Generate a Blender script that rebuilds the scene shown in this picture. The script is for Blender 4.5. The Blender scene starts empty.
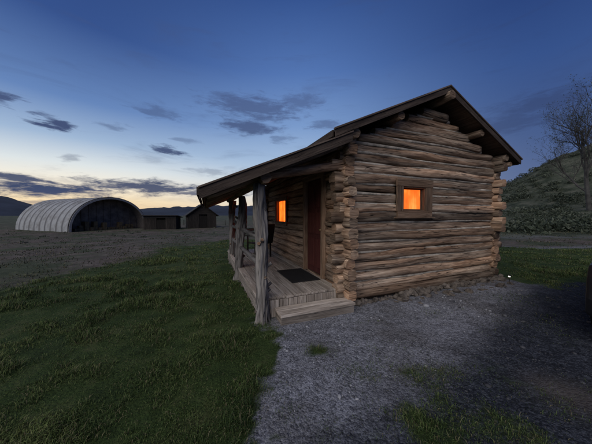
import bpy, math, random
import numpy as np
from mathutils import Vector, Matrix, noise as mn
random.seed(7); RNG=np.random.default_rng(11)
scene=bpy.context.scene
def lin(c):
    o=[]
    for v in c:
        v/=255.0
        o.append(v/12.92 if v<=0.04045 else ((v+0.055)/1.055)**2.4)
    return tuple(o)+(1.0,)
# ---------------- camera ----------------
F=225.0
cam=bpy.data.cameras.new("camera"); camo=bpy.data.objects.new("camera",cam)
scene.collection.objects.link(camo); scene.camera=camo
cam.sensor_width=36; cam.lens=F/592*36; cam.clip_start=0.05; cam.clip_end=6000
camo.location=(0,0,1.55); camo.rotation_euler=(math.radians(88.2),0,0)
scene.view_settings.view_transform='Standard'; scene.view_settings.look='None'; scene.view_settings.exposure=0
# ---------------- node helpers ----------------
class NT:
    def __init__(s,nt): s.nt=nt; s.N=nt.nodes; s.L=nt.links
    def new(s,t,**k):
        n=s.N.new(t)
        for a,b in k.items(): setattr(n,a,b)
        return n
    def put(s,inp,v):
        if isinstance(v,bpy.types.NodeSocket): s.L.new(v,inp)
        elif v is not None: inp.default_value=v
    def m(s,op,a,b=None,c=None,clamp=False):
        n=s.new('ShaderNodeMath',operation=op,use_clamp=clamp)
        s.put(n.inputs[0],a)
        if b is not None: s.put(n.inputs[1],b)
        if c is not None: s.put(n.inputs[2],c)
        return n.outputs[0]
    def mr(s,v,a,b,c=0.0,d=1.0,smooth=True):
        n=s.new('ShaderNodeMapRange',interpolation_type='SMOOTHSTEP' if smooth else 'LINEAR')
        s.put(n.inputs['Value'],v); s.put(n.inputs['From Min'],a); s.put(n.inputs['From Max'],b)
        s.put(n.inputs['To Min'],c); s.put(n.inputs['To Max'],d); return n.outputs[0]
    def mix(s,f,a,b,bt='MIX'):
        n=s.new('ShaderNodeMix',data_type='RGBA',blend_type=bt)
        s.put(n.inputs[0],f); s.put(n.inputs[6],a); s.put(n.inputs[7],b); return n.outputs[2]
    def ramp(s,f,st,interp='LINEAR'):
        n=s.new('ShaderNodeValToRGB'); cr=n.color_ramp; cr.interpolation=interp
        while len(cr.elements)<len(st): cr.elements.new(0.5)
        for e,(p,c) in zip(cr.elements,st):
            e.position=p; e.color=c if len(c)==4 else tuple(c)+(1,)
        s.put(n.inputs[0],f); return n.outputs[0]
    def noise(s,vec,scale,detail=4,rough=.55,dist=0,out='Fac'):
        n=s.new('ShaderNodeTexNoise'); s.put(n.inputs['Vector'],vec)
        n.inputs['Scale'].default_value=scale; n.inputs['Detail'].default_value=detail
        n.inputs['Roughness'].default_value=rough; n.inputs['Distortion'].default_value=dist
        return n.outputs[out]
    def vor(s,vec,scale):
        n=s.new('ShaderNodeTexVoronoi',feature='F1'); s.put(n.inputs['Vector'],vec)
        n.inputs['Scale'].default_value=scale; return n.outputs['Color'],n.outputs['Distance']
    def xyz(s,x,y,z=0.0):
        n=s.new('ShaderNodeCombineXYZ'); s.put(n.inputs[0],x); s.put(n.inputs[1],y); s.put(n.inputs[2],z); return n.outputs[0]
    def sep(s,v):
        n=s.new('ShaderNodeSeparateXYZ'); s.put(n.inputs[0],v); return n.outputs
    def mapping(s,v,sc):
        n=s.new('ShaderNodeMapping'); s.put(n.inputs['Vector'],v); n.inputs['Scale'].default_value=sc; return n.outputs[0]
    def attr(s,name,out='Fac'):
        n=s.new('ShaderNodeAttribute'); n.attribute_name=name; return n.outputs[out]
    def bump(s,h,strength=.5,dist=.01,normal=None):
        n=s.new('ShaderNodeBump'); n.inputs['Strength'].default_value=strength; n.inputs['Distance'].default_value=dist
        s.put(n.inputs['Height'],h)
        if normal is not None: s.put(n.inputs['Normal'],normal)
        return n.outputs[0]
def mat(name):
    m=bpy.data.materials.new(name); m.use_nodes=True
    t=NT(m.node_tree); b=m.node_tree.nodes['Principled BSDF']; b.inputs['Roughness'].default_value=.85
    b.inputs['Specular IOR Level'].default_value=.25
    return m,t,b
def simple(name,col,rough=.8,var=.25,scale=6,metal=0,bumpd=.004):
    m,t,b=mat(name); tc=t.new('ShaderNodeTexCoord').outputs['Object']
    n=t.noise(tc,scale,5,.65)
    c=t.mix(t.mr(n,.3,.7),tuple(v*(1-var) for v in col)+(1,),tuple(min(1,v*(1+var)) for v in col)+(1,))
    t.put(b.inputs['Base Color'],c); b.inputs['Roughness'].default_value=rough; b.inputs['Metallic'].default_value=metal
    t.put(b.inputs['Normal'],t.bump(t.noise(tc,scale*6,3),.4,bumpd))
    return m
def emis(name,col,st):
    m,t,b=mat(name); b.inputs['Base Color'].default_value=(.02,.02,.02,1)
    b.inputs['Emission Color'].default_value=col; b.inputs['Emission Strength'].default_value=st; return m
# ---------------- wood materials ----------------
def wood(name,dark,mid,pale,crack=.5,gs=1.0,bd=.012,redvar=0):
    m,t,b=mat(name)
    uv=t.new('ShaderNodeUVMap'); uv.uv_map='UVMap'; v=uv.outputs[0]
    g1=t.noise(t.mapping(v,(1.6*gs,22*gs,1)),1.0,6,.68,.6)
    g2=t.noise(t.mapping(v,(4*gs,90*gs,1)),1.0,2,.7,.2)
    big=t.noise(t.mapping(v,(.9,3.5,1)),1.0,2,.5)
    s=t.m('ADD',t.m('MULTIPLY',g1,.6),t.m('MULTIPLY',g2,.25)); s=t.m('ADD',s,t.m('MULTIPLY',big,.3))
    col=t.ramp(s,[(.38,dark),(.53,mid),(.70,pale)])
    cr=t.noise(t.mapping(v,(.9*gs,30*gs,1)),1.0,2,.5,.8)
    ck=t.mr(t.m('ABSOLUTE',t.m('SUBTRACT',cr,.5)),.0,.024)
    patch=t.mr(t.noise(t.mapping(v,(1.5,6,1)),1.0,1),.42,.55)
    ck=t.m('SUBTRACT',1.0,t.m('MULTIPLY',t.m('SUBTRACT',1.0,ck),t.m('MULTIPLY',patch,crack)))
    col=t.mix(1.0,col,t.xyz(ck,ck,ck),'MULTIPLY')
    tone=t.attr('tone'); col=t.mix(1.0,col,t.xyz(tone,tone,tone),'MULTIPLY')
    if redvar:
        hn=t.mr(t.noise(t.mapping(v,(.35,1.2,1)),1.0,1),.38,.66)
        col=t.mix(t.m('MULTIPLY',hn,redvar),col,t.mix(1.0,col,(1.35,.92,.62,1),'MULTIPLY'))
    t.put(b.inputs['Base Color'],col); b.inputs['Roughness'].default_value=.88
    h=t.m('ADD',t.m('MULTIPLY',s,.7),t.m('MULTIPLY',ck,.8))
    t.put(b.inputs['Normal'],t.bump(h,.9,bd))
    return m
M_LOG=wood("log_wood",(.035,.025,.018),(.19,.133,.094),(.45,.36,.275),.95,1.0,.016,.4)
M_END=wood("log_end_grain",(.045,.032,.023),(.19,.13,.09),(.38,.29,.21),.8,1.6,.012,.4)
M_POST=wood("juniper_bark",(.032,.029,.028),(.115,.104,.098),(.30,.28,.26),.9,.9,.02)
M_DECK=wood("deck_board",(.10,.085,.07),(.25,.21,.175),(.44,.39,.34),.5)
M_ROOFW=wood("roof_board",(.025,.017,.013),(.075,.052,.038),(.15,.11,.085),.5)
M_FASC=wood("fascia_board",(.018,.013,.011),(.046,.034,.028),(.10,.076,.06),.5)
M_FRAME=wood("window_frame_wood",(.045,.028,.02),(.13,.082,.052),(.24,.165,.115),.4)
M_DOOR=wood("door_paint",(.035,.010,.009),(.072,.018,.015),(.10,.030,.024),.1)
M_SHED=wood("shed_wood",(.007,.006,.006),(.019,.016,.014),(.038,.032,.028),.4)
M_STONE=simple("foundation_stone",(.10,.085,.072),.9,.6,7,0,.012)
M_CHINK=simple("chinking",(.035,.028,.022),.95,.5,9)
M_MORT=simple("mortar_chinking",(.33,.295,.25),.95,.5,4,0,.01)
M_ROOFTOP=simple("roof_covering",(.05,.04,.036),.7,.3,5)
M_SHEDROOF=simple("shed_roof",(.022,.020,.020),.7,.3,3)
M_BLACK=simple("black_rubber",(.015,.015,.016),.8,.2,20)
# ---------------- mesh collector ----------------
class MB:
    def __init__(s): s.v=[];s.f=[];s.uv=[];s.t=[];s.mi=[];s.sm=[]
    def face(s,idx,uv,tone=1,mi=0,sm=False):
        s.f.append(idx); s.uv.extend(uv); s.t.append(tone); s.mi.append(mi); s.sm.append(sm)
    def hexa(s,p,tone=None,mi=0):
        tone=tone if tone is not None else random.uniform(.75,1.2)
        b=len(s.v); P=[Vector(q) for q in p]; s.v.extend([tuple(q) for q in P])
        ax=[(P[1]-P[0]),(P[3]-P[0]),(P[4]-P[0])]; L=max(ax,key=lambda a:a.length).normalized()
        o=(random.uniform(0,40),random.uniform(0,40))
        for fi in ((0,3,2,1),(4,5,6,7),(0,1,5,4),(1,2,6,5),(2,3,7,6),(3,0,4,7)):
            q=[P[i] for i in fi]; n=(q[1]-q[0]).cross(q[2]-q[0])
            if n.length<1e-9: n=Vector((0,0,1))
            n.normalize(); W=n.cross(L)
            if W.length<.3:
                W=(q[1]-q[0]).normalized(); L2=n.cross(W)
                uv=[((x-q[0]).dot(L2)+o[0],(x-q[0]).dot(W)+o[1]) for x in q]
            else:
                W.normalize(); uv=[(x.dot(L)+o[0],x.dot(W)+o[1]) for x in q]
            s.face(tuple(b+i for i in fi),uv,tone,mi)
    def box(s,x0,x1,y0,y1,z0,z1,tone=None,mi=0,M=None):
        p=[Vector(a) for a in ((x0,y0,z0),(x1,y0,z0),(x1,y1,z0),(x0,y1,z0),(x0,y0,z1),(x1,y0,z1),(x1,y1,z1),(x0,y1,z1))]
        if M is not None: p=[M@a for a in p]
        s.hexa(p,tone,mi)
    def slab(s,t0,z0,t1,z1,th,s0,s1,tone=None,mi=0):
        s.hexa([(t0,s0,z0-th),(t1,s0,z1-th),(t1,s1,z1-th),(t0,s1,z0-th),(t0,s0,z0),(t1,s0,z1),(t1,s1,z1),(t0,s1,z0)],tone,mi)
    def log(s,p0,p1,rz=.09,ry=.085,ring=16,seg=.12,tone=None,wob=.012,sq=2.6,mi=0,mie=1,taper=.06,rough=.07,flare=0,twist=0):
        p0=Vector(p0);p1=Vector(p1); d=p1-p0; Ln=d.length; D=d.normalized()
        up=Vector((0,0,1)) if abs(D.z)<.9 else Vector((0,1,0))
        S=D.cross(up).normalized(); U=S.cross(D).normalized()
        n=max(2,int(Ln/seg)); sd=random.uniform(0,500); tone=tone if tone is not None else random.choice([.55,.75,.85,.95,1,1.05,1.15,1.25])
        tp=random.choice([-1,1])*taper; o=(random.uniform(0,50),random.uniform(0,50)); b=len(s.v)
        for i in range(n+1):
            a=i/n; c=p0+d*a+S*wob*mn.noise((a*Ln*.8,sd,0))+U*wob*mn.noise((a*Ln*.8,0,sd))
            k=1+tp*(a-.5)*2
            if flare: k+=flare*math.exp(-a*Ln/.16)
            for j in range(ring):
                th=2*math.pi*j/ring; cx=math.cos(th); sy=math.sin(th)
                q=(abs(cx)**sq+abs(sy)**sq)**(-1/sq)
                tt=th+twist*a*Ln
                r=q*k*(1+rough*2*mn.noise((math.cos(tt)*1.6+sd,math.sin(tt)*1.6,a*Ln*1.1))+rough*.9*mn.noise((math.cos(tt)*5,math.sin(tt)*5+sd,a*Ln*3.5)))
                if i in(0,n): r*=.955
                s.v.append(tuple(c+S*(cx*r*ry)+U*(sy*r*rz)+(D*mn.noise((cx*2,sy*2,sd+i))*.012 if i in (0,n) else Vector())))
        per=2*math.pi*(ry+rz)/2
        for i in range(n):
            for j in range(ring):
                j2=(j+1)%ring
                u0=i/n*Ln+o[0];u1=(i+1)/n*Ln+o[0];v0=j/ring*per+o[1];v1=(j+1)/ring*per+o[1]
                s.face((b+i*ring+j,b+i*ring+j2,b+(i+1)*ring+j2,b+(i+1)*ring+j),[(u0,v0),(u0,v1),(u1,v1),(u1,v0)],tone,mi,True)
        for i,rev in((0,True),(n,False)):
            ids=[b+i*ring+j for j in range(ring)]
            uv=[(math.cos(2*math.pi*j/ring)*ry+o[0],math.sin(2*math.pi*j/ring)*rz+o[1]) for j in range(ring)]
            if rev: ids=ids[::-1]; uv=uv[::-1]
            s.face(tuple(ids),uv,tone*.95,mie,False)
    def blob(s,c,r,sub=2,amp=.3,mi=0,tone=1,sm=False):
        import bmesh
        bm=bmesh.new(); bmesh.ops.create_icosphere(bm,subdivisions=sub,radius=1)
        b=len(s.v); sd=random.uniform(0,300); rot=Matrix.Rotation(random.uniform(0,6),3,'Z')
        for v in bm.verts:
            k=1+amp*2*mn.noise(v.co*1.3+Vector((sd,0,0)))
            q=rot@Vector((v.co.x*r[0]*k,v.co.y*r[1]*k,v.co.z*r[2]*k)); s.v.append(tuple(Vector(c)+q))
        for f in bm.faces:
            s.face(tuple(b+v.index for v in f.verts),[(0,0)]*len(f.verts),tone,mi,sm)
        bm.free()
    def build(s,name,mats,parent=None,bevel=0):
        me=bpy.data.meshes.new(name); me.from_pydata(s.v,[],s.f)
        uvl=me.uv_layers.new(name='UVMap'); uvl.data.foreach_set('uv',np.array(s.uv,dtype=np.float32).ravel())
        at=me.attributes.new('tone','FLOAT','FACE'); at.data.foreach_set('value',np.array(s.t,dtype=np.float32))
        for m in mats: me.materials.append(m)
        me.polygons.foreach_set('material_index',s.mi); me.polygons.foreach_set('use_smooth',s.sm); me.update()
        o=bpy.data.objects.new(name,me); scene.collection.objects.link(o)
        if parent: o.parent=parent
        if bevel:
            bv=o.modifiers.new('b','BEVEL'); bv.width=bevel; bv.segments=2; bv.limit_method='ANGLE'
        return o
def empty(name,loc=(0,0,0),rz=0):
    e=bpy.data.objects.new(name,None); e.location=loc; e.rotation_euler=(0,0,rz); scene.collection.objects.link(e); e.empty_display_size=.3; return e
# ---------------- terrain ----------------
TAB=RNG.random((256,256))
def vn(x,y,sd=0):
    x=np.asarray(x,float)+sd*17.3; y=np.asarray(y,float)+sd*9.1
    xi=np.floor(x).astype(int);yi=np.floor(y).astype(int);fx=x-xi;fy=y-yi
    fx=fx*fx*(3-2*fx);fy=fy*fy*(3-2*fy)
    a=TAB[xi%256,yi%256];b=TAB[(xi+1)%256,yi%256];c=TAB[xi%256,(yi+1)%256];d=TAB[(xi+1)%256,(yi+1)%256]
    return (a*(1-fx)+b*fx)*(1-fy)+(c*(1-fx)+d*fx)*fy
def fbm(x,y,sd=0,o=4):
    r=0;a=.5;t=0
    for i in range(o): r=r+a*vn(x*2**i,y*2**i,sd+i*3);t+=a;a*=.5
    return r/t
def ss(a,b,x):
    t=np.clip((x-a)/(b-a),0,1); return t*t*(3-2*t)
CA=math.radians(22); CX,CY=.84,3.87
def loc(x,y):
    return (x-CX)*math.cos(CA)+(y-CY)*math.sin(CA), -(x-CX)*math.sin(CA)+(y-CY)*math.cos(CA)
def height(x,y):
    r=np.hypot(x,y)
    near=1-ss(30,60,r)
    h=.02*(fbm(x*1.2,y*1.2,1)-.5)+.012*(fbm(x*6,y*6,5)-.5)*near
    t,s=loc(x,y)
    away=ss(0.2,3,np.maximum(np.maximum(-1.6-t,t-4.3),np.maximum(-.3-s,s-5)))
    h=h+.18*(fbm(x*.45,y*.45,2)-.5)*away*ss(2,8,r)
    h=h-.8*ss(9,34,r)*(1-ss(-2,8,x))
    g=np.exp(-((x-110)/45)**2-((y-60)/40)**2)
    h=h+30*g*(1+.5*(fbm(x*.05,y*.05,3)-.5))+g*2*(fbm(x*.2,y*.2,4)-.5)
    return h
def zones(x,y):
    t,s=loc(x,y); n=fbm(x*1.3,y*1.3,7); n3=fbm(x*6,y*6,9,3); n2=fbm(x*.5,y*.5,8); r=np.hypot(x,y)
    edge=np.where(s>5.1,x-3.5,np.where(s>-.1,t+1.42,x+.44-.10*(3.4-y)))
    gl=1-ss(-.30,.42,edge+(n-.5)*.9+(n3-.5)*.9)
    lim=x-(-6.7+.15*(y-5))+(n2-.5)*3.0
    gl=gl*ss(-.9,1.1,lim+(n3-.5)*1.2)*(1-ss(14,18,y+(n2-.5)*5))
    gr=ss(4.25,4.5,t)*ss(4.1,5.2,y+(n-.5)*1.2+(n3-.5)*.6-.05*(x-4.4))*(1-ss(9.8,10.8,y+(n2-.5)*1.6))
    gs=np.zeros_like(x)
    for (px,py,rx,ry,a) in((.24,2.5,.24,.13,1.0),(1.15,2.2,.8,.4,.55),(1.1,1.6,.8,.4,.8),(1.9,2.1,.6,.4,.45),(.1,1.6,.4,.3,.4),(1.2,3.2,.6,.1,.35),(2.4,3.5,.8,.25,.4),(3.2,3.2,.8,.5,.35),(3.9,4.1,.8,.4,.5)):
        gs=np.maximum(gs,a*np.exp(-((x-px)/rx)**2-((y-py)/ry)**2)*np.clip(.1+1.1*n+1.3*(n3-.4),0,1.4))
    g=np.clip(np.maximum(np.maximum(gl,gr),gs),0,1)
    road=ss(10.0,11.2,y+(n2-.5)*1.6)*(1-ss(13.5,15.5,y+(n2-.5)*1.5))*ss(2,5,x)
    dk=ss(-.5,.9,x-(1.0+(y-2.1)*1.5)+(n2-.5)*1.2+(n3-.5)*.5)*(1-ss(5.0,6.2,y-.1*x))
    sage=ss(13.5,16,y+(n2-.5)*1.5)*ss(2,6,x)+ss(45,120,r)*(x<2)
    dirt=np.where((x<2)&((lim<1)|(y>13)),1.0,0.0)+road+.6*np.exp(-((x-2.35)/.3)**2-((y-1.85)/.25)**2)*(y<4)
    return g,np.clip(dk,0,1),np.clip(sage,0,1),np.clip(dirt,0,1)
N=400; k=8.1; u=np.linspace(-1,1,N)
gx=1.6*np.sinh(k*u); gy=1.6*np.sinh(k*u)+3.0
X,Y=np.meshgrid(gx,gy); Z=height(X,Y)
me=bpy.data.meshes.new('ground'); V=np.stack([X.ravel(),Y.ravel(),Z.ravel()],1)
ii=np.arange(N*N).reshape(N,N); Fq=np.stack([ii[:-1,:-1],ii[:-1,1:],ii[1:,1:],ii[1:,:-1]],-1).reshape(-1,4)
def npmesh(me,V,Q,tri=None):
    me.vertices.add(len(V)); me.vertices.foreach_set('co',V.astype(np.float32).ravel())
    nq=len(Q); nt=0 if tri is None else len(tri)
    me.loops.add(nq*4+nt*3)
    li=Q.ravel() if nt==0 else np.concatenate([Q.ravel(),tri.ravel()])
    me.loops.foreach_set('vertex_index',li.astype(np.int32))
    me.polygons.add(nq+nt)
    st=np.arange(nq)*4
    if nt: st=np.concatenate([st,nq*4+np.arange(nt)*3])
    me.polygons.foreach_set('loop_start',st.astype(np.int32)); me.update(calc_edges=True); me.validate()
npmesh(me,V,Fq); me.polygons.foreach_set('use_smooth',np.ones(len(me.polygons),bool))
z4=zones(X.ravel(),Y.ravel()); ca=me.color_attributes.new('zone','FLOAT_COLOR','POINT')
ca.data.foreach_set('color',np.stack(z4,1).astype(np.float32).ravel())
ground=bpy.data.objects.new('ground',me); scene.collection.objects.link(ground)
m,t,b=mat('ground_surface'); P=t.new('ShaderNodeTexCoord').outputs['Object']
za=t.new('ShaderNodeAttribute'); za.attribute_name='zone'; zr=t.new('ShaderNodeSeparateColor'); t.L.new(za.outputs['Color'],zr.inputs[0])
vc,vd=t.vor(P,95); vc2,vd2=t.vor(P,38)
sv=t.sep(vc)[0]; sv2=t.sep(vc2)[1]
big=t.noise(P,1.1,5,.65); med=t.noise(P,7,5,.7)
br=t.m('ADD',t.m('MULTIPLY',sv,.38),t.m('ADD',t.m('MULTIPLY',sv2,.2),t.m('MULTIPLY',med,.6)))
grav=t.ramp(br,[(.3,(.058,.060,.068)),(.55,(.155,.160,.180)),(.85,(.31,.32,.36))])
grav=t.mix(t.mr(big,.42,.66,0,.7),grav,t.ramp(br,[(.3,(.032,.031,.031)),(.85,(.14,.133,.13))]))
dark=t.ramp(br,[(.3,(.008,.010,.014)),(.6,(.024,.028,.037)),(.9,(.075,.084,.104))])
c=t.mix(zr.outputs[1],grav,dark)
dirt=t.ramp(t.noise(P,1.6,6,.7),[(.3,(.048,.040,.034)),(.5,(.098,.082,.070)),(.7,(.165,.142,.122))])
dirt=t.mix(t.mr(t.noise(P,.28,6,.75),.44,.58,.0,.85),dirt,t.ramp(t.noise(P,3,5,.7),[(.3,(.024,.036,.017)),(.5,(.046,.062,.032)),(.7,(.09,.10,.058))]))
dn=t.m('ADD',za.outputs['Alpha'],0.0,clamp=True); c=t.mix(dn,c,dirt)
sg=t.ramp(t.noise(P,.35,7,.75),[(.35,(.022,.030,.018)),(.5,(.062,.072,.048)),(.66,(.13,.13,.095))])
c=t.mix(zr.outputs[2],c,sg)
soil=t.ramp(t.noise(P,2.2,6,.7),[(.3,(.014,.024,.008)),(.5,(.034,.055,.016)),(.7,(.07,.078,.032))])
gm=t.mr(t.m('ADD',zr.outputs[0],t.m('MULTIPLY',t.m('SUBTRACT',med,.5),.9)),.35,.8)
c=t.mix(gm,c,soil); t.put(b.inputs['Base Color'],c); b.inputs['Roughness'].default_value=.95; b.inputs['Specular IOR Level'].default_value=.12
hh=t.m('ADD',t.m('MULTIPLY',t.m('SUBTRACT',1.0,vd2),.8),t.m('ADD',t.m('MULTIPLY',t.m('SUBTRACT',1.0,vd),.4),t.m('MULTIPLY',med,1.2)))
t.put(b.inputs['Normal'],t.bump(hh,.8,.012))
me.materials.append(m)
# ---------------- grass ----------------
def grassmat(name,c0,c1,c2):
    m,t,b=mat(name); P=t.new('ShaderNodeTexCoord').outputs['Object']
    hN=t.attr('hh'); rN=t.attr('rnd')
    n=t.noise(P,1.3,3,.6); n2=t.noise(P,.33,2,.5); f=t.m('ADD',t.m('MULTIPLY',n,.5),t.m('ADD',t.m('MULTIPLY',n2,.4),t.m('MULTIPLY',rN,.25)))
    c=t.ramp(f,[(.42,c0),(.56,c1),(.72,c2)])
    c=t.mix(t.mr(rN,.86,.92),c,(.26,.225,.13,1))
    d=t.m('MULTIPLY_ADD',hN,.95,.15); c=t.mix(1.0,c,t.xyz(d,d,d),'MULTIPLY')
    t.put(b.inputs['Base Color'],c); b.inputs['Roughness'].default_value=.7; b.inputs['Specular IOR Level'].default_value=.15
    return m
def blades(name,x,y,hgt,wid,material,lean=.5):
    n=len(x); z=height(x,y)-.004; a=RNG.random(n)*6.283; ld=RNG.random(n)*6.283; l=RNG.random(n)*lean*hgt
    dx=np.cos(a)*wid/2; dy=np.sin(a)*wid/2; lx=np.cos(ld)*l; ly=np.sin(ld)*l
    V=np.zeros((n,5,3))
    V[:,0]=np.stack([x-dx,y-dy,z],1);V[:,1]=np.stack([x+dx,y+dy,z],1)
    V[:,2]=np.stack([x+dx*.75+lx*.35,y+dy*.75+ly*.35,z+hgt*.6],1);V[:,3]=np.stack([x-dx*.75+lx*.35,y-dy*.75+ly*.35,z+hgt*.6],1)
    V[:,4]=np.stack([x+lx,y+ly,z+hgt*(1-.25*lean)],1)
    b=np.arange(n)*5; Q=np.stack([b,b+1,b+2,b+3],1); T=np.stack([b+3,b+2,b+4],1)
    me=bpy.data.meshes.new(name); npmesh(me,V.reshape(-1,3),Q,T)
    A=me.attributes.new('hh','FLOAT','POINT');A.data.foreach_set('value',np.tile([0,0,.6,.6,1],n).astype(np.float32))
    A=me.attributes.new('rnd','FLOAT','POINT');A.data.foreach_set('value',np.repeat(RNG.random(n),5).astype(np.float32))
    me.materials.append(material); o=bpy.data.objects.new(name,me); scene.collection.objects.link(o); return o
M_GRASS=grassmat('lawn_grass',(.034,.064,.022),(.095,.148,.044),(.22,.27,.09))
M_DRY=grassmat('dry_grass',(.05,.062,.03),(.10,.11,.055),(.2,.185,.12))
n=430000
d=np.exp(RNG.uniform(math.log(.9),math.log(18),n)); x=RNG.uniform(-1,1,n)*(1.55*d+.8)
g=zones(x,d)[0]; tuft=fbm(x*3.2,d*3.2,21); tf2=fbm(x*.9,d*.9,22); keep=(RNG.random(n)<g*np.clip((tuft-.28)*3.2,.12,1))&(g>.08)
x=x[keep];d=d[keep];tuft=tuft[keep];tf2=tf2[keep]; gk=g[keep]; lod=np.clip(d/3,.8,5)
hg=(.020+.095*np.clip((tuft-.33)*2.2,0,1)*np.clip(tf2*2.8-.6,.2,1.5))*RNG.uniform(.4,1.5,len(x))*np.clip(gk+.1,.35,1)
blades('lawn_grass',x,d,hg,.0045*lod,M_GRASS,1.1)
n=70000
d=np.exp(RNG.uniform(math.log(1.2),math.log(45),n)); x=RNG.uniform(-1,1,n)*(1.5*d+.5)
zz=zones(x,d); tt_,s_=loc(x,d); p=np.clip(zz[3]*.7+zz[2]*.9,0,1)*ss(.42,.58,fbm(x*.8,d*.8,31)); keep=(RNG.random(n)<p)&~((tt_>-1.6)&(tt_<4.4)&(s_>-.5)&(s_<5))&(d>4)
x=x[keep];d=d[keep]
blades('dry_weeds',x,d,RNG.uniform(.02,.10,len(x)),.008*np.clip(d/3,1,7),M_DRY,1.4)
# ---------------- loose gravel ----------------
import bmesh
bm=bmesh.new(); bmesh.ops.create_icosphere(bm,subdivisions=1,radius=1); iv=np.array([v.co[:] for v in bm.verts]); it=np.array([[v.index for v in f.verts] for f in bm.faces]); bm.free()
n=26000
d=np.exp(RNG.uniform(math.log(.9),math.log(7),n)); x=RNG.uniform(-1,1,n)*(1.45*d+.3)
zz=zones(x,d); tt_,s_=loc(x,d)
keep=(zz[0]<.5)&(zz[3]<.5)&~((tt_>-1.4)&(tt_<4.2)&(s_>-.35))&(RNG.random(n)<.1+.9*ss(.35,.65,fbm(x*2,d*2,41)))
x=x[keep];d=d[keep];n=len(x); r=np.exp(RNG.normal(math.log(.0052),.6,n)); r=np.clip(r,.003,.034)*np.clip(d/3,.8,1.6)
Vv=iv[None]*(1+RNG.uniform(-.25,.25,(n,12,1)))*np.stack([r*RNG.uniform(.7,1.4,n),r*RNG.uniform(.7,1.4,n),r*.6],1)[:,None,:]
Vv=Vv+np.stack([x,d,height(x,d)+r*.2],1)[:,None,:]
Tt=(it[None]+(np.arange(n)*12)[:,None,None]).reshape(-1,3)
me=bpy.data.meshes.new('loose_gravel'); npmesh(me,Vv.reshape(-1,3),np.zeros((0,4),int),Tt)
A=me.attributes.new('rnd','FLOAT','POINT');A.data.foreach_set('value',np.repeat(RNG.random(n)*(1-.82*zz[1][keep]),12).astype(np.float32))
m,t,b=mat('gravel_stone'); t.put(b.inputs['Base Color'],t.ramp(t.attr('rnd'),[(0,(.03,.031,.037)),(.5,(.14,.142,.155)),(1,(.34,.345,.37))])); me.materials.append(m)
scene.collection.objects.link(bpy.data.objects.new('loose_gravel',me))
# ---------------- log cabin ----------------
CAB=empty('log_cabin',(CX,CY,0),CA)
W=4.13; Lc=4.8; h0=.30; rh=.172
RZ=lambda tt:3.96-.457*abs(tt-2.07)
def seglog(mb,axis,a0,a1,gaps,z,fixed,**k):
    cur=a0; segs=[]
    for g0,g1 in sorted(gaps):
        segs.append((cur,g0)); cur=g1
    segs.append((cur,a1))
    tone=random.choice([.38,.62,.8,.9,1,1,1.1,1.25,1.4])
    for q0,q1 in segs:
        if q1-q0<.08: continue
        if axis=='t': mb.log((q0,fixed,z),(q1,fixed,z),tone=tone,**k)
        else: mb.log((fixed,q0,z),(fixed,q1,z),tone=tone,**k)
gw=MB(); i=0; z=h0; mo=MB()
while z<3.62:
    half=min(9,(3.73-z)/.457)
    a0=max(-.14-random.uniform(0,.20),2.07-half); a1=min(W+.15+random.uniform(0,.16),2.07+half)
    if z>2.8: a0=2.07-half; a1=2.07+half
    gaps=[(1.12,1.88)] if 1.54<z<2.15 else []
    r=random.uniform(.074,.088)
    seglog(gw,'t',a0,a1,gaps,z+random.uniform(-.006,.006),random.uniform(-.018,.012),rz=r,ry=random.uniform(.075,.105),sq=random.choice([2.4,3.2,4.5,5]),wob=.04,rough=.075,seg=.08,ring=20,taper=.09)
    zm=z+rh/2
    if zm<3.5:
        hf=min(9,(3.70-zm)/.457); b0=max(.03,2.07-hf); b1=min(W-.03,2.07+hf)
        for (q0,q1) in ([(b0,1.12),(1.88,b1)] if 1.50<zm<2.20 else [(b0,b1)]):
            mo.log((q0,-.014,zm),(q1,-.014,zm),rz=.032,ry=.056,ring=8,seg=.15,rough=.25,wob=.03,sq=2)
    z+=rh; i+=1
gw.log((-.2,-.02,.16),(W+.15,-.02,.13),rz=.085,ry=.1,tone=.5)
gw.build('gable_wall_logs',[M_LOG,M_END],CAB); mo.build('mortar_chinking',[M_MORT,M_MORT],CAB)
bw=MB(); z=h0
while z<3.62:
    half=min(9,(3.73-z)/.457); a0=max(-.2,2.07-half); a1=min(W+.2,2.07+half)
    seglog(bw,'t',a0,a1,[],z,Lc,rz=.09,ry=.09,ring=10,seg=.4); z+=rh
bw.build('rear_wall_logs',[M_LOG,M_END],CAB)
sw=MB(); z=h0-.086
while z<2.86:
    gaps=[]
    if z<2.30 and z>.25: gaps.append((.58,1.42))
    if 1.30<z<2.02: gaps.append((2.70,3.67))
    seglog(sw,'s',-.13-random.uniform(0,.16),Lc+.2,gaps,z,random.uniform(-.006,.006),rz=random.uniform(.078,.087),ry=random.uniform(.08,.095),sq=random.choice([3,4,5]),wob=.025,seg=.12,rough=.08,ring=20); z+=rh
sw.build('porch_wall_logs',[M_LOG,M_END],CAB)
rw=MB(); z=h0-.086
while z<2.86:
    seglog(rw,'s',-.13-random.uniform(0,.16),Lc+.2,[],z,W,rz=.085,ry=.087,ring=14,seg=.3,sq=3.5); z+=rh
rw.build('far_side_wall_logs',[M_LOG,M_END],CAB)
ch=MB()
ch.box(.02,W-.02,.0,.04,.02,2.8); ch.box(.02,W-.02,Lc-.04,Lc,.02,2.8); ch.box(0.0,.02,.0,Lc,.02,2.8); ch.box(W-.02,W,0.04,Lc-.04,.02,2.8)
for s0 in(.0,Lc-.04):
    ch.hexa([(.05,s0,2.8),(W-.05,s0,2.8),(W-.05,s0+.04,2.8),(.05,s0+.04,2.8),(2.0,s0,3.72),(2.14,s0,3.72),(2.14,s0+.04,3.72),(2.0,s0+.04,3.72)])
ch.build('inner_lining',[M_CHINK],CAB)
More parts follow.
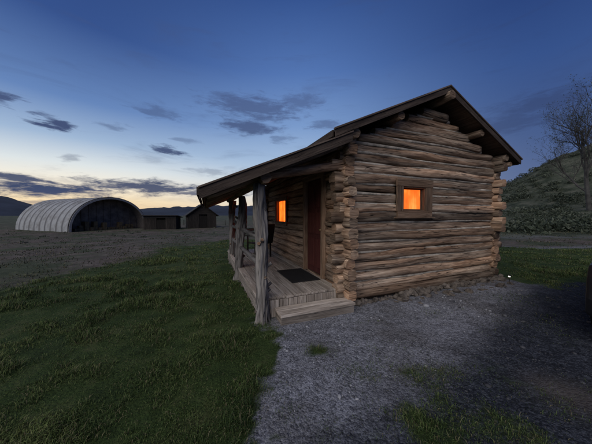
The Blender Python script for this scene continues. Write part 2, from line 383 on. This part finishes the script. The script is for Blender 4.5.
# gable window
fr=MB(); y0,y1=-.145,-.105
fr.box(1.03,1.97,y0,y1,2.08,2.22); fr.box(1.05,1.95,y0,y1,1.51,1.62)
fr.box(1.04,1.195,y0+.004,y1,1.62,2.08); fr.box(1.78,1.96,y0+.004,y1,1.62,2.08)
fr.box(1.0,2.0,y0-.03,y1,1.485,1.51)
for a in((1.195,1.215),(1.76,1.78)): fr.box(a[0],a[1],y0+.02,-.01,1.62,2.08,.7)
fr.box(1.215,1.76,y0+.02,-.01,2.06,2.08,.7); fr.box(1.215,1.76,y0+.02,-.01,1.62,1.64,.7)
for (a,b_,c,d_) in((1.215,1.24,1.64,2.06),(1.735,1.76,1.64,2.06),(1.24,1.735,1.64,1.662),(1.24,1.735,2.038,2.06)): fr.box(a,b_,-.06,-.035,c,d_,.6)
# porch window
x0,x1=-.135,-.1
fr.box(x0,x1,2.62,3.75,1.97,2.08); fr.box(x0,x1,2.62,3.75,1.24,1.35); fr.box(x0+.004,x1,2.63,2.74,1.35,1.97); fr.box(x0+.004,x1,3.63,3.74,1.35,1.97)
fr.box(-.05,-.035,3.175,3.195,1.35,1.97,.5)
for a in((2.74,2.76),(3.61,3.63)): fr.box(x0+.02,-.01,a[0],a[1],1.35,1.97,.7)
# door frame
fr.box(x0-.01,-.02,.53,.61,.31,2.30,1.6); fr.box(x0-.01,-.02,1.39,1.47,.31,2.30,1.6); fr.box(x0-.012,-.02,.50,1.50,2.30,2.40,1.4)
fr.build('window_and_door_frames',[M_FRAME],CAB,.005)
# glowing curtains
def curtain(name,st_,cols):
    m,t,b=mat(name); P=t.new('ShaderNodeTexCoord').outputs['Object']
    n1=t.noise(t.mapping(P,(14,14,1.5)),1.0,4,.6); n2=t.noise(P,3.4,2)
    f=t.m('ADD',t.m('MULTIPLY',n1,.4),t.m('MULTIPLY',n2,.6))
    t.put(b.inputs['Emission Color'],t.ramp(f,[(.35,cols[0]),(.52,cols[1]),(.68,cols[2])])); b.inputs['Emission Strength'].default_value=st_
    b.inputs['Base Color'].default_value=(.2,.06,.02,1); return m
M_CUR=curtain('lit_curtain',1.3,[(.80,.095,.008),(.95,.17,.018),(1.0,.34,.07)])
M_CUR2=curtain('lit_curtain_bright',2.2,[(.75,.085,.006),(1.0,.13,.012),(1.0,.18,.025)])
cu=MB(); 
K=28
for j in range(K):
    xa=1.215+.545*j/K; xb=1.215+.545*(j+1)/K; ya=-.02+.006*math.sin(j*1.9); yb=-.02+.006*math.sin((j+1)*1.9); bb=len(cu.v)
    cu.v+= [(xa,ya,1.64),(xb,yb,1.64),(xb,yb,2.06),(xa,ya,2.06)]; cu.face((bb,bb+1,bb+2,bb+3),[(0,0)]*4,1,0,True)
    sa=2.76+.85*j/K; sb=2.76+.85*(j+1)/K; bb=len(cu.v)
    cu.v+= [(ya,sa,1.35),(yb,sb,1.35),(yb,sb,1.97),(ya,sa,1.97)]; cu.face((bb,bb+3,bb+2,bb+1),[(0,0)]*4,1,1,True)
cu.build('lit_curtains',[M_CUR,M_CUR2],CAB)
# door
dr=MB(); dr.box(-.06,-.02,.61,1.39,.33,2.28,1)
for (a,b_) in((.68,.96),(1.04,1.32)):
    for (c,d_) in((.45,1.05),(1.15,1.6),(1.7,2.18)): dr.box(-.072,-.058,a,b_,c,d_,1.15)
dr.build('door',[M_DOOR],CAB,.004)
kb=MB(); kb.blob((-.11,.68,1.25),(.03,.03,.03),2,0,0,1,True); kb.box(-.105,-.06,.67,.69,1.24,1.26,1); kb.build('door_knob',[simple('brass',(.3,.22,.1),.4,.1,5,1)],CAB)
# roof
rf=MB(); S0,S1=-.32,5.12
def roofside(ta,tb,zf,s0,s1,step=.19,off=.03):
    nn=int(abs(tb-ta)/step); 
    for j in range(nn):
        p=ta+(tb-ta)*j/nn; q=ta+(tb-ta)*(j+.97)/nn
        rf.slab(min(p,q),zf(min(p,q))-off,max(p,q),zf(max(p,q))-off,.03+random.uniform(0,.004),s0,s1)
roofside(2.07,-.38,RZ,S0,S1); roofside(2.07,W+.38,RZ,S0,S1)
PE=-2.25
PZ=lambda tt:1.885+(tt-PE)*(.855/1.97)
roofside(PE,-.12,PZ,S0+.02,S1-.05,.17)
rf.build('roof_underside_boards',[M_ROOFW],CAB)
rt=MB()
rt.slab(-.41,RZ(-.41),2.07,RZ(2.07),.026,S0-.02,S1+.02,1); rt.slab(2.072,RZ(2.07),W+.41,RZ(W+.41),.026,S0-.02,S1+.02,1)
rt.slab(PE-.03,PZ(PE-.03),-.12,PZ(-.12),.026,S0,S1,1)
for j in range(16):
    a=2.07-(j+1)*.155; rt.slab(a,RZ(a)+.012,a+.15,RZ(a+.15)+.004,.012,S0-.01,S1+.01,1)
    a=2.07+j*.155; rt.slab(a+.003,RZ(a)+.004,a+.153,RZ(a+.155)+.012,.012,S0-.01,S1+.01,1)
rt.build('roof_covering',[M_ROOFTOP],CAB)
fa=MB()
for (s0,s1) in((S0-.05,S0-.022),(S1+.022,S1+.05)):
    fa.slab(-.42,RZ(-.42)+.01,2.068,RZ(2.07)+.01,.12,s0,s1,1.0); fa.slab(2.072,RZ(2.07)+.01,W+.42,RZ(W+.42)+.01,.12,s0,s1,.9)
    fa.slab(-.44,RZ(-.44)+.03,2.069,RZ(2.07)+.03,.03,s0-.02,s1,1.8); fa.slab(2.071,RZ(2.07)+.03,W+.44,RZ(W+.44)+.03,.03,s0-.02,s1,1.6)
fa.slab(PE-.04,PZ(PE-.04)+.01,-.10,PZ(-.10)+.01,.14,S0-.03,S0-.002,1.0); fa.slab(PE-.05,PZ(PE-.05)+.03,-.10,PZ(-.10)+.03,.026,S0-.05,S0-.0,1.8)
fa.box(PE-.07,PE-.042,S0-.03,S1,PZ(PE)-.10,PZ(PE)+.0,.8)
fa.box(-.45,-.422,S0,S1,RZ(-.42)-.1,RZ(-.42),.8); fa.box(W+.422,W+.45,S0,S1,RZ(-.42)-.1,RZ(-.42),.8)
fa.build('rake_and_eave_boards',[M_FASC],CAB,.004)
pu=MB()
for tt in(2.07,.95,3.2,.0,W): 
    zz_=RZ(tt)-.17
    pu.log((tt,-.42 if tt==2.07 else -.30,zz_),(tt,5.15,zz_),rz=.08,ry=.08,tone=.8,sq=2.1)
pu.log((W+.2,-.28,2.72),(W+.2,.5,2.72),rz=.06,ry=.06,tone=1.0,sq=2.1)
pu.log((-1.45,-.25,2.07),(-1.45,5.0,2.07),rz=.085,ry=.085,tone=.8,sq=2.1,wob=.03)
pu.log((-1.6,-.02,2.10),(.1,-.02,2.42),rz=.07,ry=.07,tone=.8,sq=2.2)
for sx in(.0,.8,1.6,2.4,3.2,4.0,4.75):
    pu.log((PE+.04,sx,PZ(PE+.04)-.11),(.0,sx,PZ(0)-.11),rz=.045,ry=.045,tone=.8,sq=2,ring=10)
pu.build('purlins_and_rafters',[M_LOG,M_END],CAB)
# posts
po=MB()
for (tt,sx,r) in((-1.45,.0,.092),(-1.45,2.25,.097),(-1.42,4.15,.10)):
    po.log((tt-.03,sx-.03,-.05),(tt,sx,2.0),rz=r,ry=r*.92,ring=40,seg=.022,tone=1,wob=.10,sq=2,taper=0,rough=.34,flare=.45,twist=1.1)
    for j in range(9):
        z_=random.uniform(.3,1.8); a=random.uniform(0,6.28); c=Vector((tt+math.cos(a)*.06,sx+math.sin(a)*.06,z_)); e=c+Vector((math.cos(a)*.085,math.sin(a)*.085,.05))
        po.log(c,e,rz=.026,ry=.026,ring=10,seg=.02,tone=.8,sq=2,rough=.2)
po.build('porch_posts',[M_POST,M_END],CAB)
ra=MB()
for zz_ in(1.22,.78):
    ra.log((-1.45,.05,zz_),(-1.45,2.2,zz_-.02),rz=.045,ry=.045,ring=12,tone=.9,sq=2,wob=.05); ra.log((-1.45,2.3,zz_-.02),(-1.43,4.1,zz_),rz=.045,ry=.045,ring=12,tone=.9,sq=2,wob=.05)
ra.log((-1.4,4.15,1.1),(-.05,4.2,1.1),rz=.045,ry=.045,ring=12,tone=.9,sq=2,wob=.05)
for j in range(9): ra.log((-1.45,.4+j*.42,.34),(-1.45,.4+j*.42,.80),rz=.022,ry=.022,ring=8,tone=.8,sq=2,wob=.03) if j>3 else None
ra.build('porch_railing',[M_POST,M_END],CAB)
dk=MB(); 
for j in range(10):
    a=-1.52+j*.142; dk.box(a,a+.132,-.05+random.uniform(-.012,.012),4.85,.275,.31+random.uniform(-.003,.003))
dk.box(-1.50,-.14,-.03,.0,.13,.272,.5)
for j in range(9): a=-1.49+j*.15; dk.box(a,a+.14,-.052,-.03,.0+random.uniform(0,.02),.268)
dk.box(-1.51,-1.48,0.02,4.8,.06,.27,.8)
for j in range(2): dk.box(-1.28,-.04,-.37+j*.155,-.225+j*.155,.125,.165,1.35)
dk.box(-1.27,-.05,-.35,-.33,.0,.124,.7); dk.box(-1.26,-1.23,-.33,-.06,.0,.124,.8); dk.box(-.09,-.06,-.33,-.06,.0,.124,.8)
dk.build('porch_deck_and_step',[M_DECK],CAB,.005)
mt=MB(); mt.box(-.78,-.2,.5,1.45,.315,.329,1); mt.build('door_mat',[M_BLACK],CAB,.004)
st=MB()
for j in range(64):
    tt=j/63*(W+.3)-.12; big=random.uniform(.04,.12)
    st.blob((tt,-.07-random.uniform(0,.08),big*.45),(big,big*.7,big*.62),2,.5)
for j in range(40):
    tt=random.uniform(.8,W+.3); big=random.uniform(.015,.06) if j>12 else random.uniform(.05,.12); st.blob((tt,-.2-random.uniform(0,.3),big*.2),(big,big*.7,big*.5),2,.5)
for j in range(14):
    sx=j*.36; st.blob((-1.42,sx+.2,.03),(.1,.1,.09),2,.3)
st.build('foundation_stones',[M_STONE],CAB)
# chair
CH=empty('porch_chair',(0,0,0)); CH.matrix_world=Matrix.Translation((CX,CY,0))@Matrix.Rotation(CA,4,'Z')@Matrix.Translation((-.75,3.3,.311))@Matrix.Rotation(math.radians(200),4,'Z')
c1=MB()
for j in range(5): c1.box(-.25+j*.1,-.16+j*.1,-.24,.24,.40,.425)
c1.build('seat',[M_SHED],CH,.004); c1=MB()
for j in range(5): c1.box(-.25+j*.1,-.16+j*.1,-.02,.0,.42,1.0,M=Matrix.Translation((0,.24,0))@Matrix.Rotation(-.22,4,'X'))
c1.build('backrest',[M_SHED],CH,.004); c1=MB()
for a in(-.27,.25):
    for b_ in(-.22,.2): c1.box(a,a+.04,b_,b_+.04,0,.4 if b_>0 else .62)
    c1.box(a-.03,a+.07,-.28,.3,.62,.645)
c1.build('legs_and_arms',[M_SHED],CH,.004)
# path light
PL=empty('path_light',(4.78,5.0,float(height(np.array(4.78),np.array(5.0)))))
c1=MB(); c1.log((0,0,0),(0,0,.14),rz=.008,ry=.008,ring=8,seg=.05,rough=0,wob=0); c1.build('stake',[M_BLACK,M_BLACK],PL)
c1=MB(); c1.log((0,0,.14),(0,0,.165),rz=.018,ry=.018,ring=12,seg=.02,rough=0,wob=0,sq=2); c1.build('lens',[emis('lamp_lens',(1,.93,.8,1),3)]*2,PL)
c1=MB(); c1.log((0,0,.165),(0,0,.18),rz=.03,ry=.03,ring=12,seg=.01,rough=0,wob=0,sq=2); c1.build('cap',[M_BLACK,M_BLACK],PL)
# ---------------- quonset hangar ----------------
m,t,b=mat('hangar_fabric'); P=t.new('ShaderNodeTexCoord').outputs['Object']; sp=t.sep(P)
st_=t.m('ABSOLUTE',t.m('SUBTRACT',t.m('FRACT',t.m('MULTIPLY',sp[0],.7)),.5))
cc=t.mix(t.mr(st_,.28,.46),(.31,.325,.34,1),(.12,.125,.135,1)); cc=t.mix(t.mr(t.noise(P,.8,5,.7),.40,.7,0,.7),cc,(.13,.125,.12,1))
t.put(b.inputs['Base Color'],cc); M_HF=m
HG=empty('quonset_hangar',(-29.3,36,-.85),math.radians(160))
hb=MB(); R,Hh,LL=5.6,5.2,14.0; nx,na=57,28
def arc(x,a,k=1.0): return (x,-math.cos(a)*R*k,math.sin(a)**.92*Hh*k if math.sin(a)>0 else 0)
for shell,kk in((0,1.0),(1,.985)):
    base=len(hb.v)
    for i in range(nx):
        bulge=1+.007*math.cos(i/ (nx-1)*LL*2*math.pi*.7) if shell==0 else 1
        for j in range(na+1): hb.v.append(arc(i/(nx-1)*LL,max(0,min(math.pi,math.pi*j/na)),kk*bulge))
    for i in range(nx-1):
        for j in range(na):
            a=base+i*(na+1)+j; hb.face((a,a+1,a+na+2,a+na+1),[(0,0)]*4,1,shell,True)
hb.build('arched_cover',[M_HF,simple('hangar_inner',(.17,.15,.135),.9)],HG)
hb=MB()
for xx in(0,3.5,7,10.5,13.9):
    for j in range(24):
        a0=arc(xx,math.pi*j/24,.99); a1=arc(xx,math.pi*(j+1)/24,.99); 
        b0=arc(xx,math.pi*j/24,.94); b1=arc(xx,math.pi*(j+1)/24,.94)
        hb.hexa([(xx-.08,)+a0[1:],(xx-.08,)+a1[1:],(xx+.08,)+a1[1:],(xx+.08,)+a0[1:],(xx-.08,)+b0[1:],(xx-.08,)+b1[1:],(xx+.08,)+b1[1:],(xx+.08,)+b0[1:]],1)
hb.build('arch_ribs',[simple('rib_metal',(.25,.25,.25),.6)],HG)
hb=MB(); base=len(hb.v)
for j in range(na+1): hb.v.append(arc(2.2,math.pi*j/na,.98))
hb.face(tuple(range(base,base+na+1)),[(0,0)]*(na+1),1,0)
for j in range(11):
    yv=-5+j; zt=math.sqrt(max(0,1-(yv/5.5)**2))*5.0; hb.box(2.1,2.19,yv-.05,yv+.05,0,zt,.8)
hb.build('end_wall',[simple('hangar_end',(.16,.135,.115),.9,.4,1)],HG)
hb=MB()
for j in range(14): hb.box(.9+random.uniform(0,.4),1.7+random.uniform(0,.3),-4+j*.6,-3.5+j*.6,0,random.choice([.4,.5,.8,1.2,1.4]))
hb.build('stored_bales',[simple('hay',(.12,.09,.05),.9,.4,3)],HG)
# ---------------- sheds ----------------
def shed(name,loc_,rz,w,d,h,rise,mono=False):
    e=empty(name,loc_,rz); a=MB()
    nb=int(w/.25)
    for j in range(nb):
        x0=-w/2+j*w/nb
        if not(-w*.16<x0<w*.12): a.box(x0,x0+w/nb*.95,-d/2,-d/2+.05,0,h)
        a.box(x0,x0+w/nb*.95,d/2-.05,d/2,0,h)
    for sx in(-1,1):
        for j in range(int(d/.25)):
            y0=-d/2+.06+j*.25; xx=sx*w/2; a.box(min(xx,xx-sx*.05),max(xx,xx-sx*.05),y0,y0+.235,0,h)
    a.build('walls',[M_SHED],e); a=MB()
    a.box(-w*.16,w*.12+.2,-d/2+.06,-d/2+.1,0,h-.25,.4); a.build('door',[M_SHED],e); a=MB()
    if mono:
        a.hexa([(-w/2-.3,-d/2-.4,h+rise),(w/2+.3,-d/2-.4,h+rise),(w/2+.3,d/2+.3,h),(-w/2-.3,d/2+.3,h),(-w/2-.3,-d/2-.4,h+rise+.12),(w/2+.3,-d/2-.4,h+rise+.12),(w/2+.3,d/2+.3,h+.12),(-w/2-.3,d/2+.3,h+.12)],1)
        a.box(-w/2,w/2,-d/2,-d/2+.05,h+.002,h+rise-.02,.7)
    else:
        for sy in(-1,1):
            a.slab(min(0,sy*(w/2+.4)),h+rise-(0 if sy>0 else rise*1.12),max(0,sy*(w/2+.4)),h+rise-(rise*1.12 if sy>0 else 0),.12,-d/2-.4,d/2+.4,1)
    a.build('roof',[M_SHEDROOF],e)
    if not mono:
        a=MB()
        for sy in(-d/2+.02,d/2-.07):
            a.hexa([(-w/2,sy,h),(w/2,sy,h),(w/2,sy+.05,h),(-w/2,sy+.05,h),(-.05,sy,h+rise-.15),(.05,sy,h+rise-.15),(.05,sy+.05,h+rise-.15),(-.05,sy+.05,h+rise-.15)],.8)
        a.build('gable_ends',[M_SHED],e)
    return e
shed('low_shed',(-22.4,38,-.85),math.radians(18),4.6,4.2,1.9,.35,True)
shed('barn',(-17.8,42,-.85),math.radians(30),4.7,5,2.5,1.9)
# field fence
fe=MB()
for j in range(26):
    x_=-62+j*2.4; y_=52+math.sin(j)*.2; z_=float(height(np.array(x_),np.array(y_))); fe.log((x_,y_,z_-.1),(x_,y_,z_+1.25),rz=.06,ry=.06,ring=7,seg=.6)
for zz_ in(.5,.85,1.15): fe.box(-62,-2,52.0,52.012,-.82+zz_,-.81+zz_,.6)
fe.build('wire_fence',[M_SHED,M_SHED])
# ---------------- distant hills ----------------
az=np.linspace(-1.5,1.2,260); rr=np.linspace(900,2100,14); V=[];
for r_ in rr:
    f_=math.sin(math.pi*(r_-900)/1200)
    for a in az:
        e=.014+.024*float(fbm(np.array(a*5.0),np.array(.5),51,4))+.026*math.exp(-((a+.97)/.10)**4)+.014*math.exp(-((a+.2)/.2)**2)
        V.append((r_*math.sin(a),r_*math.cos(a),-3+1500*e*f_*(1+.2*float(vn(np.array(a*60),np.array(r_*.01),6)-.5))))
V=np.array(V); nn=len(az); ii=np.arange(len(V)).reshape(len(rr),nn); Q=np.stack([ii[:-1,:-1],ii[:-1,1:],ii[1:,1:],ii[1:,:-1]],-1).reshape(-1,4)
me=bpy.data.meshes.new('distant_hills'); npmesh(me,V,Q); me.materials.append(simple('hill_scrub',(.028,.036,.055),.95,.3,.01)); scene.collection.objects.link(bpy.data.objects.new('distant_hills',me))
# ---------------- sagebrush ----------------
def leafmass(name,cent,rad,nl,ls,material,flat=.75):
    pts=[];szs=[]
    for c_,r_ in zip(cent,rad):
        n_=nl; v=RNG.normal(size=(n_,3)); v/=np.linalg.norm(v,axis=1)[:,None]; q=v*(RNG.random(n_)**.35)[:,None]
        q[:,2]=np.abs(q[:,2]); q*=1+.35*(vn(q[:,0]*3+c_[0],q[:,1]*3+c_[1])[:,None]-.5)*2
        pts.append(c_+q*np.array([r_,r_,r_*flat])); szs.append(np.full(n_,ls*r_))
    p=np.concatenate(pts); s_=np.concatenate(szs)*RNG.uniform(.6,1.5,len(p)); n_=len(p)
    a=RNG.normal(size=(n_,3)); a/=np.linalg.norm(a,axis=1)[:,None]; b_=np.cross(a,RNG.normal(size=(n_,3))); b_/=np.linalg.norm(b_,axis=1)[:,None]
    V=np.stack([p-a*s_[:,None],p+b_*s_[:,None]*.5,p+a*s_[:,None],p-b_*s_[:,None]*.5],1).reshape(-1,3); Q=np.arange(n_*4).reshape(-1,4)
    me=bpy.data.meshes.new(name); npmesh(me,V,Q)
    A=me.attributes.new('rnd','FLOAT','POINT');A.data.foreach_set('value',np.repeat(RNG.random(n_),4).astype(np.float32)); me.materials.append(material)
    o=bpy.data.objects.new(name,me); scene.collection.objects.link(o); return o
m,t,b=mat('sage_leaf'); P=t.new('ShaderNodeTexCoord').outputs['Object']
t.put(b.inputs['Base Color'],t.ramp(t.m('ADD',t.m('MULTIPLY',t.attr('rnd'),.5),t.m('MULTIPLY',t.noise(P,.25,2),.6)),[(.3,(.018,.026,.015)),(.55,(.048,.062,.042)),(.85,(.12,.135,.10))])); M_SAGE=m
cent=[];rad=[]
while len(cent)<1000:
    y_=random.uniform(15,85) if random.random()<.7 else random.uniform(15,26); x_=y_*random.uniform(.5,1.6)
    if fbm(np.array(x_*.15),np.array(y_*.15),61)<.46: continue
    cent.append(np.array([x_,y_,float(height(np.array(x_),np.array(y_)))-.1])); rad.append(random.choice([.25,.35,.5,.8,1.05])*(1 if y_<40 else 1.3))
leafmass('sagebrush',cent,rad,150,.13,M_SAGE,.9)
cent=[];rad=[]
for j in range(260):
    y_=random.uniform(18,70); x_=-y_*random.uniform(.1,1.6)
    cent.append(np.array([x_,y_,float(height(np.array(x_),np.array(y_)))-.1])); rad.append(random.uniform(.12,.38))
leafmass('field_scrub',cent,rad,60,.2,M_SAGE)
# ---------------- bare tree ----------------
def tree(name,base,H,seed,leaf=True):
    rnd=random.Random(seed); V=[];Fc=[];tips=[]
    def tube(pts,rs,sides):
        b0=len(V)
        for i,(p,r_) in enumerate(zip(pts,rs)):
            D=(pts[min(i+1,len(pts)-1)]-pts[max(0,i-1)]).normalized(); S=D.cross(Vector((.3,.9,.2))).normalized(); U=S.cross(D)
            for j in range(sides):
                a=2*math.pi*j/sides; V.append(tuple(p+S*math.cos(a)*r_+U*math.sin(a)*r_))
        for i in range(len(pts)-1):
            for j in range(sides):
                j2=(j+1)%sides; Fc.append((b0+i*sides+j,b0+i*sides+j2,b0+(i+1)*sides+j2,b0+(i+1)*sides+j))
    def br(p,D,L_,r_,lv):
        ns=5 if lv<3 else 3; pts=[p];rs=[r_]; d_=D.copy()
        for i in range(ns):
            d_=(d_+Vector((rnd.gauss(0,.13),rnd.gauss(0,.13),rnd.gauss(.05,.08)))).normalized()
            pts.append(pts[-1]+d_*L_/ns); rs.append(r_*(1-(i+1)/ns*(.55 if lv<4 else .8)))
        tube(pts,rs,[9,7,5,4,3,3][lv])
        if lv>=5: tips.append(pts[-1]); return
        nc=[8,6,6,5,5][lv]
        for c_ in range(nc):
            f_=(.12 if lv==0 else .2)+(1-(.12 if lv==0 else .2))*(c_+rnd.random()*.6)/nc; k_=min(ns-1,int(f_*ns)); q=pts[k_].lerp(pts[k_+1],f_*ns-k_) if f_<1 else pts[-1]
            ax=Vector((rnd.gauss(0,1),rnd.gauss(0,1),rnd.gauss(0,1))).cross(d_).normalized()
            nd=(Matrix.Rotation(rnd.uniform(.4,.95),3,ax)@d_); nd=(nd+Vector((0,0,.22))).normalized()
            br(q,nd,L_*rnd.uniform(.45,.68)*(1.15-.35*f_ if lv else 1),rs[k_]*.55,lv+1)
    br(Vector(base),Vector((0,0,1)),H*.5,H*.011,0)
    e=empty(name)
    me=bpy.data.meshes.new('trunk_and_branches'); me.from_pydata(V,[],Fc); me.materials.append(simple('tree_bark',(.06,.058,.055),.9,.3,2)); o=bpy.data.objects.new('trunk_and_branches',me); scene.collection.objects.link(o); o.parent=e
    tp=[np.array(q) for q in tips]; sel=[q for q in tp if rnd.random()<.5]
    lo=leafmass('buds',sel,[.16]*len(sel),2,.4,M_SAGE); lo.name='buds'; lo.parent=e
    return e
tree('cottonwood_tree',(44.3,34.0,float(height(np.array(44.3),np.array(34.)))-.2),26,9)
# ---------------- parked car (edge of frame) ----------------
AZ=math.radians(58); CR=empty('parked_car')
CR.matrix_world=Matrix.Translation((3.40,2.62,0))@Matrix.Rotation(-AZ,4,'Z')
prof=[(0,.35),(-.04,.55),(.0,.85),(.12,.98),(.75,1.02),(1.25,1.42),(1.8,1.5),(2.7,1.46),(3.35,1.05),(4.2,.92),(4.5,.75),(4.55,.45),(4.4,.3),(.2,.28)]
def carbody():
    a=MB(); xs=[0,.07,.18,1.58,1.69,1.76]; ins=[.05,.015,0,0,.015,.05]
    for x_,i_ in zip(xs,ins):
        for (y_,z_) in prof:
            yy_=y_+(i_ if y_<2.2 else -i_)
            xx=x_+( (.16 if x_<.88 else -.16)*max(0,(z_-1.02)/.48))
            a.v.append((xx,yy_,z_-(i_*.6 if z_>.6 else -i_*.6)))
    n_=len(prof)
    for i in range(len(xs)-1):
        for j in range(n_):
            j2=(j+1)%n_; a.face((i*n_+j,(i+1)*n_+j,(i+1)*n_+j2,i*n_+j2),[(0,0)]*4,1,0,False)
    a.face(tuple(range(n_)),[(0,0)]*n_,1,0); a.face(tuple(range((len(xs)-1)*n_,len(xs)*n_))[::-1],[(0,0)]*n_,1,0)
    return a.build('body',[simple('car_paint',(.012,.013,.016),.3,.1,3,0,0)],CR,.03)
carbody()
a=MB()
for x_ in(.0,1.56):
    for y_ in(.95,3.65):
        a.log((x_-.015,y_,.32),(x_+.215,y_,.32),rz=.32,ry=.32,ring=32,seg=.08,rough=0,wob=0,sq=2,taper=0,tone=1)
a.build('wheels',[M_BLACK,M_BLACK],CR)
a=MB()
for x_ in(.08,1.45): a.box(x_,x_+.24,-.045,.0,.68,.82,1)
a.build('tail_lights',[simple('tail_light_lens',(.25,.01,.01),.2,.1,5,0,0)],CR,.01)
a=MB(); a.hexa([(.2,1.30,1.06),(.2,3.2,1.08),(.1,3.2,1.08),(.1,1.0,1.06),(.2,1.5,1.38),(.2,2.7,1.40),(.13,2.7,1.40),(.13,1.5,1.38)],1)
a.build('side_windows',[simple('car_glass',(.02,.02,.025),.05,.1,5,0,0)],CR)
# ---------------- world ----------------
w=bpy.data.worlds.new("World"); scene.world=w; w.use_nodes=True; T=NT(w.node_tree); bg=w.node_tree.nodes['Background']
try: w.cycles.sampling_method='NONE'
except Exception as ex: print(ex)
G=T.new('ShaderNodeTexCoord').outputs['Generated']; sx,sy,sz=T.sep(G)[0:3]
az_=T.m('ARCTAN2',sx,sy); el=T.m('ARCSINE',sz)
ec=T.m('MAXIMUM',el,0.0)
Lr=T.ramp(ec,[(0,lin((246,208,160))),(.05,lin((252,228,186))),(.10,lin((250,240,220))),(.16,lin((222,229,231))),(.24,lin((160,184,213))),(.35,lin((102,134,186))),(.55,lin((54,82,140))),(1,lin((32,52,102)))])
Cr=T.ramp(ec,[(0,lin((234,214,184))),(.1,lin((214,219,222))),(.21,lin((168,192,220))),(.37,lin((122,154,202))),(.55,lin((84,118,178))),(.76,lin((52,82,142))),(1,lin((36,60,116)))])
Rr=T.ramp(ec,[(0,lin((112,122,152))),(.12,lin((88,106,146))),(.24,lin((72,94,140))),(.45,lin((54,82,138))),(.6,lin((42,67,122))),(1,lin((34,54,104)))])
sky=T.mix(T.mr(az_,-.80,.05),Lr,Cr); sky=T.mix(T.mr(az_,.0,.85),sky,Rr); sky=T.mix(T.mr(az_,-1.5,-2.6),sky,Rr)
nv=T.xyz(T.m('MULTIPLY',az_,6.0),T.m('MULTIPLY',el,22.0))
nz=T.noise(nv,1.0,5,.6,.4,out='Color'); q=T.sep(nz)
azd=T.m('ADD',az_,T.m('MULTIPLY',T.m('SUBTRACT',q[0],.5),.22)); eld=T.m('ADD',el,T.m('MULTIPLY',T.m('SUBTRACT',q[1],.5),.055))
fine=T.noise(T.xyz(T.m('MULTIPLY',az_,15.0),T.m('MULTIPLY',el,62.0)),1.0,6,.7,.3)
CL=[(6,102,26,8,.95),(60,125,20,6,1.0),(170,153,22,4.5,.95),(158,114,28,6,.55),(190,143,16,3.5,.4),(255,110,52,12,.75),(252,129,28,7,.85),(300,104,26,8,.6),(328,126,16,5,.55),(285,140,14,4,.45),(225,100,20,6,.5),(120,128,16,4,.45),(70,157,14,3,.4),
 (50,188,105,10,1.0),(10,177,60,6,.95),(150,187,85,7,.95),(205,193,60,5,.85),(60,203,110,3,.5),(545,104,80,13,.5),(500,128,70,9,.45),(590,135,50,8,.4),(215,172,30,4,.35)]
den=None
for (px,py,hwx,hhy,al) in CL:
    a=math.atan((px-296)/225); e=math.atan((215-py)/225*math.cos(a)); ra_=hwx/225*math.cos(a)**2; re_=hhy/225*math.cos(a)
    dx=T.m('MULTIPLY',T.m('SUBTRACT',azd,a),1/ra_); dy=T.m('MULTIPLY',T.m('SUBTRACT',eld,e),1/re_)
    dd=T.m('SQRT',T.m('ADD',T.m('MULTIPLY',dx,dx),T.m('MULTIPLY',dy,dy)))
    v_=T.m('ADD',T.m('SUBTRACT',1.2,dd),T.m('MULTIPLY',T.m('SUBTRACT',fine,.5),2.4))
    v_=T.mr(v_,0.0,.95,0,al); den=v_ if den is None else T.m('MAXIMUM',den,v_)
wis=T.mr(T.noise(T.xyz(T.m('MULTIPLY',az_,3.0),T.m('MULTIPLY',el,16.0)),1.0,6,.62,.6),.52,.75,0,.32); den=T.m('MAXIMUM',den,wis)
ccol=T.ramp(ec,[(0,lin((80,88,114))),(.12,lin((56,70,104))),(.25,lin((68,82,118))),(.5,lin((72,88,130))),(1,lin((48,64,110)))])
ccol=T.mix(T.mr(az_,.3,.8),ccol,lin((50,62,98)))
sky=T.mix(den,sky,ccol)
sky=T.mix(T.mr(el,-.02,-.1),sky,(.03,.035,.05,1))
T.put(bg.inputs['Color'],sky); bg.inputs['Strength'].default_value=1.0
# soft twilight key
sl=bpy.data.lights.new('sun','SUN'); sl.energy=1.95; sl.angle=math.radians(60); sl.color=(1,.94,.87)
so=bpy.data.objects.new('sun',sl); scene.collection.objects.link(so)
so.rotation_euler=Vector((.34,.80,-.68)).to_track_quat('-Z','Y').to_euler()
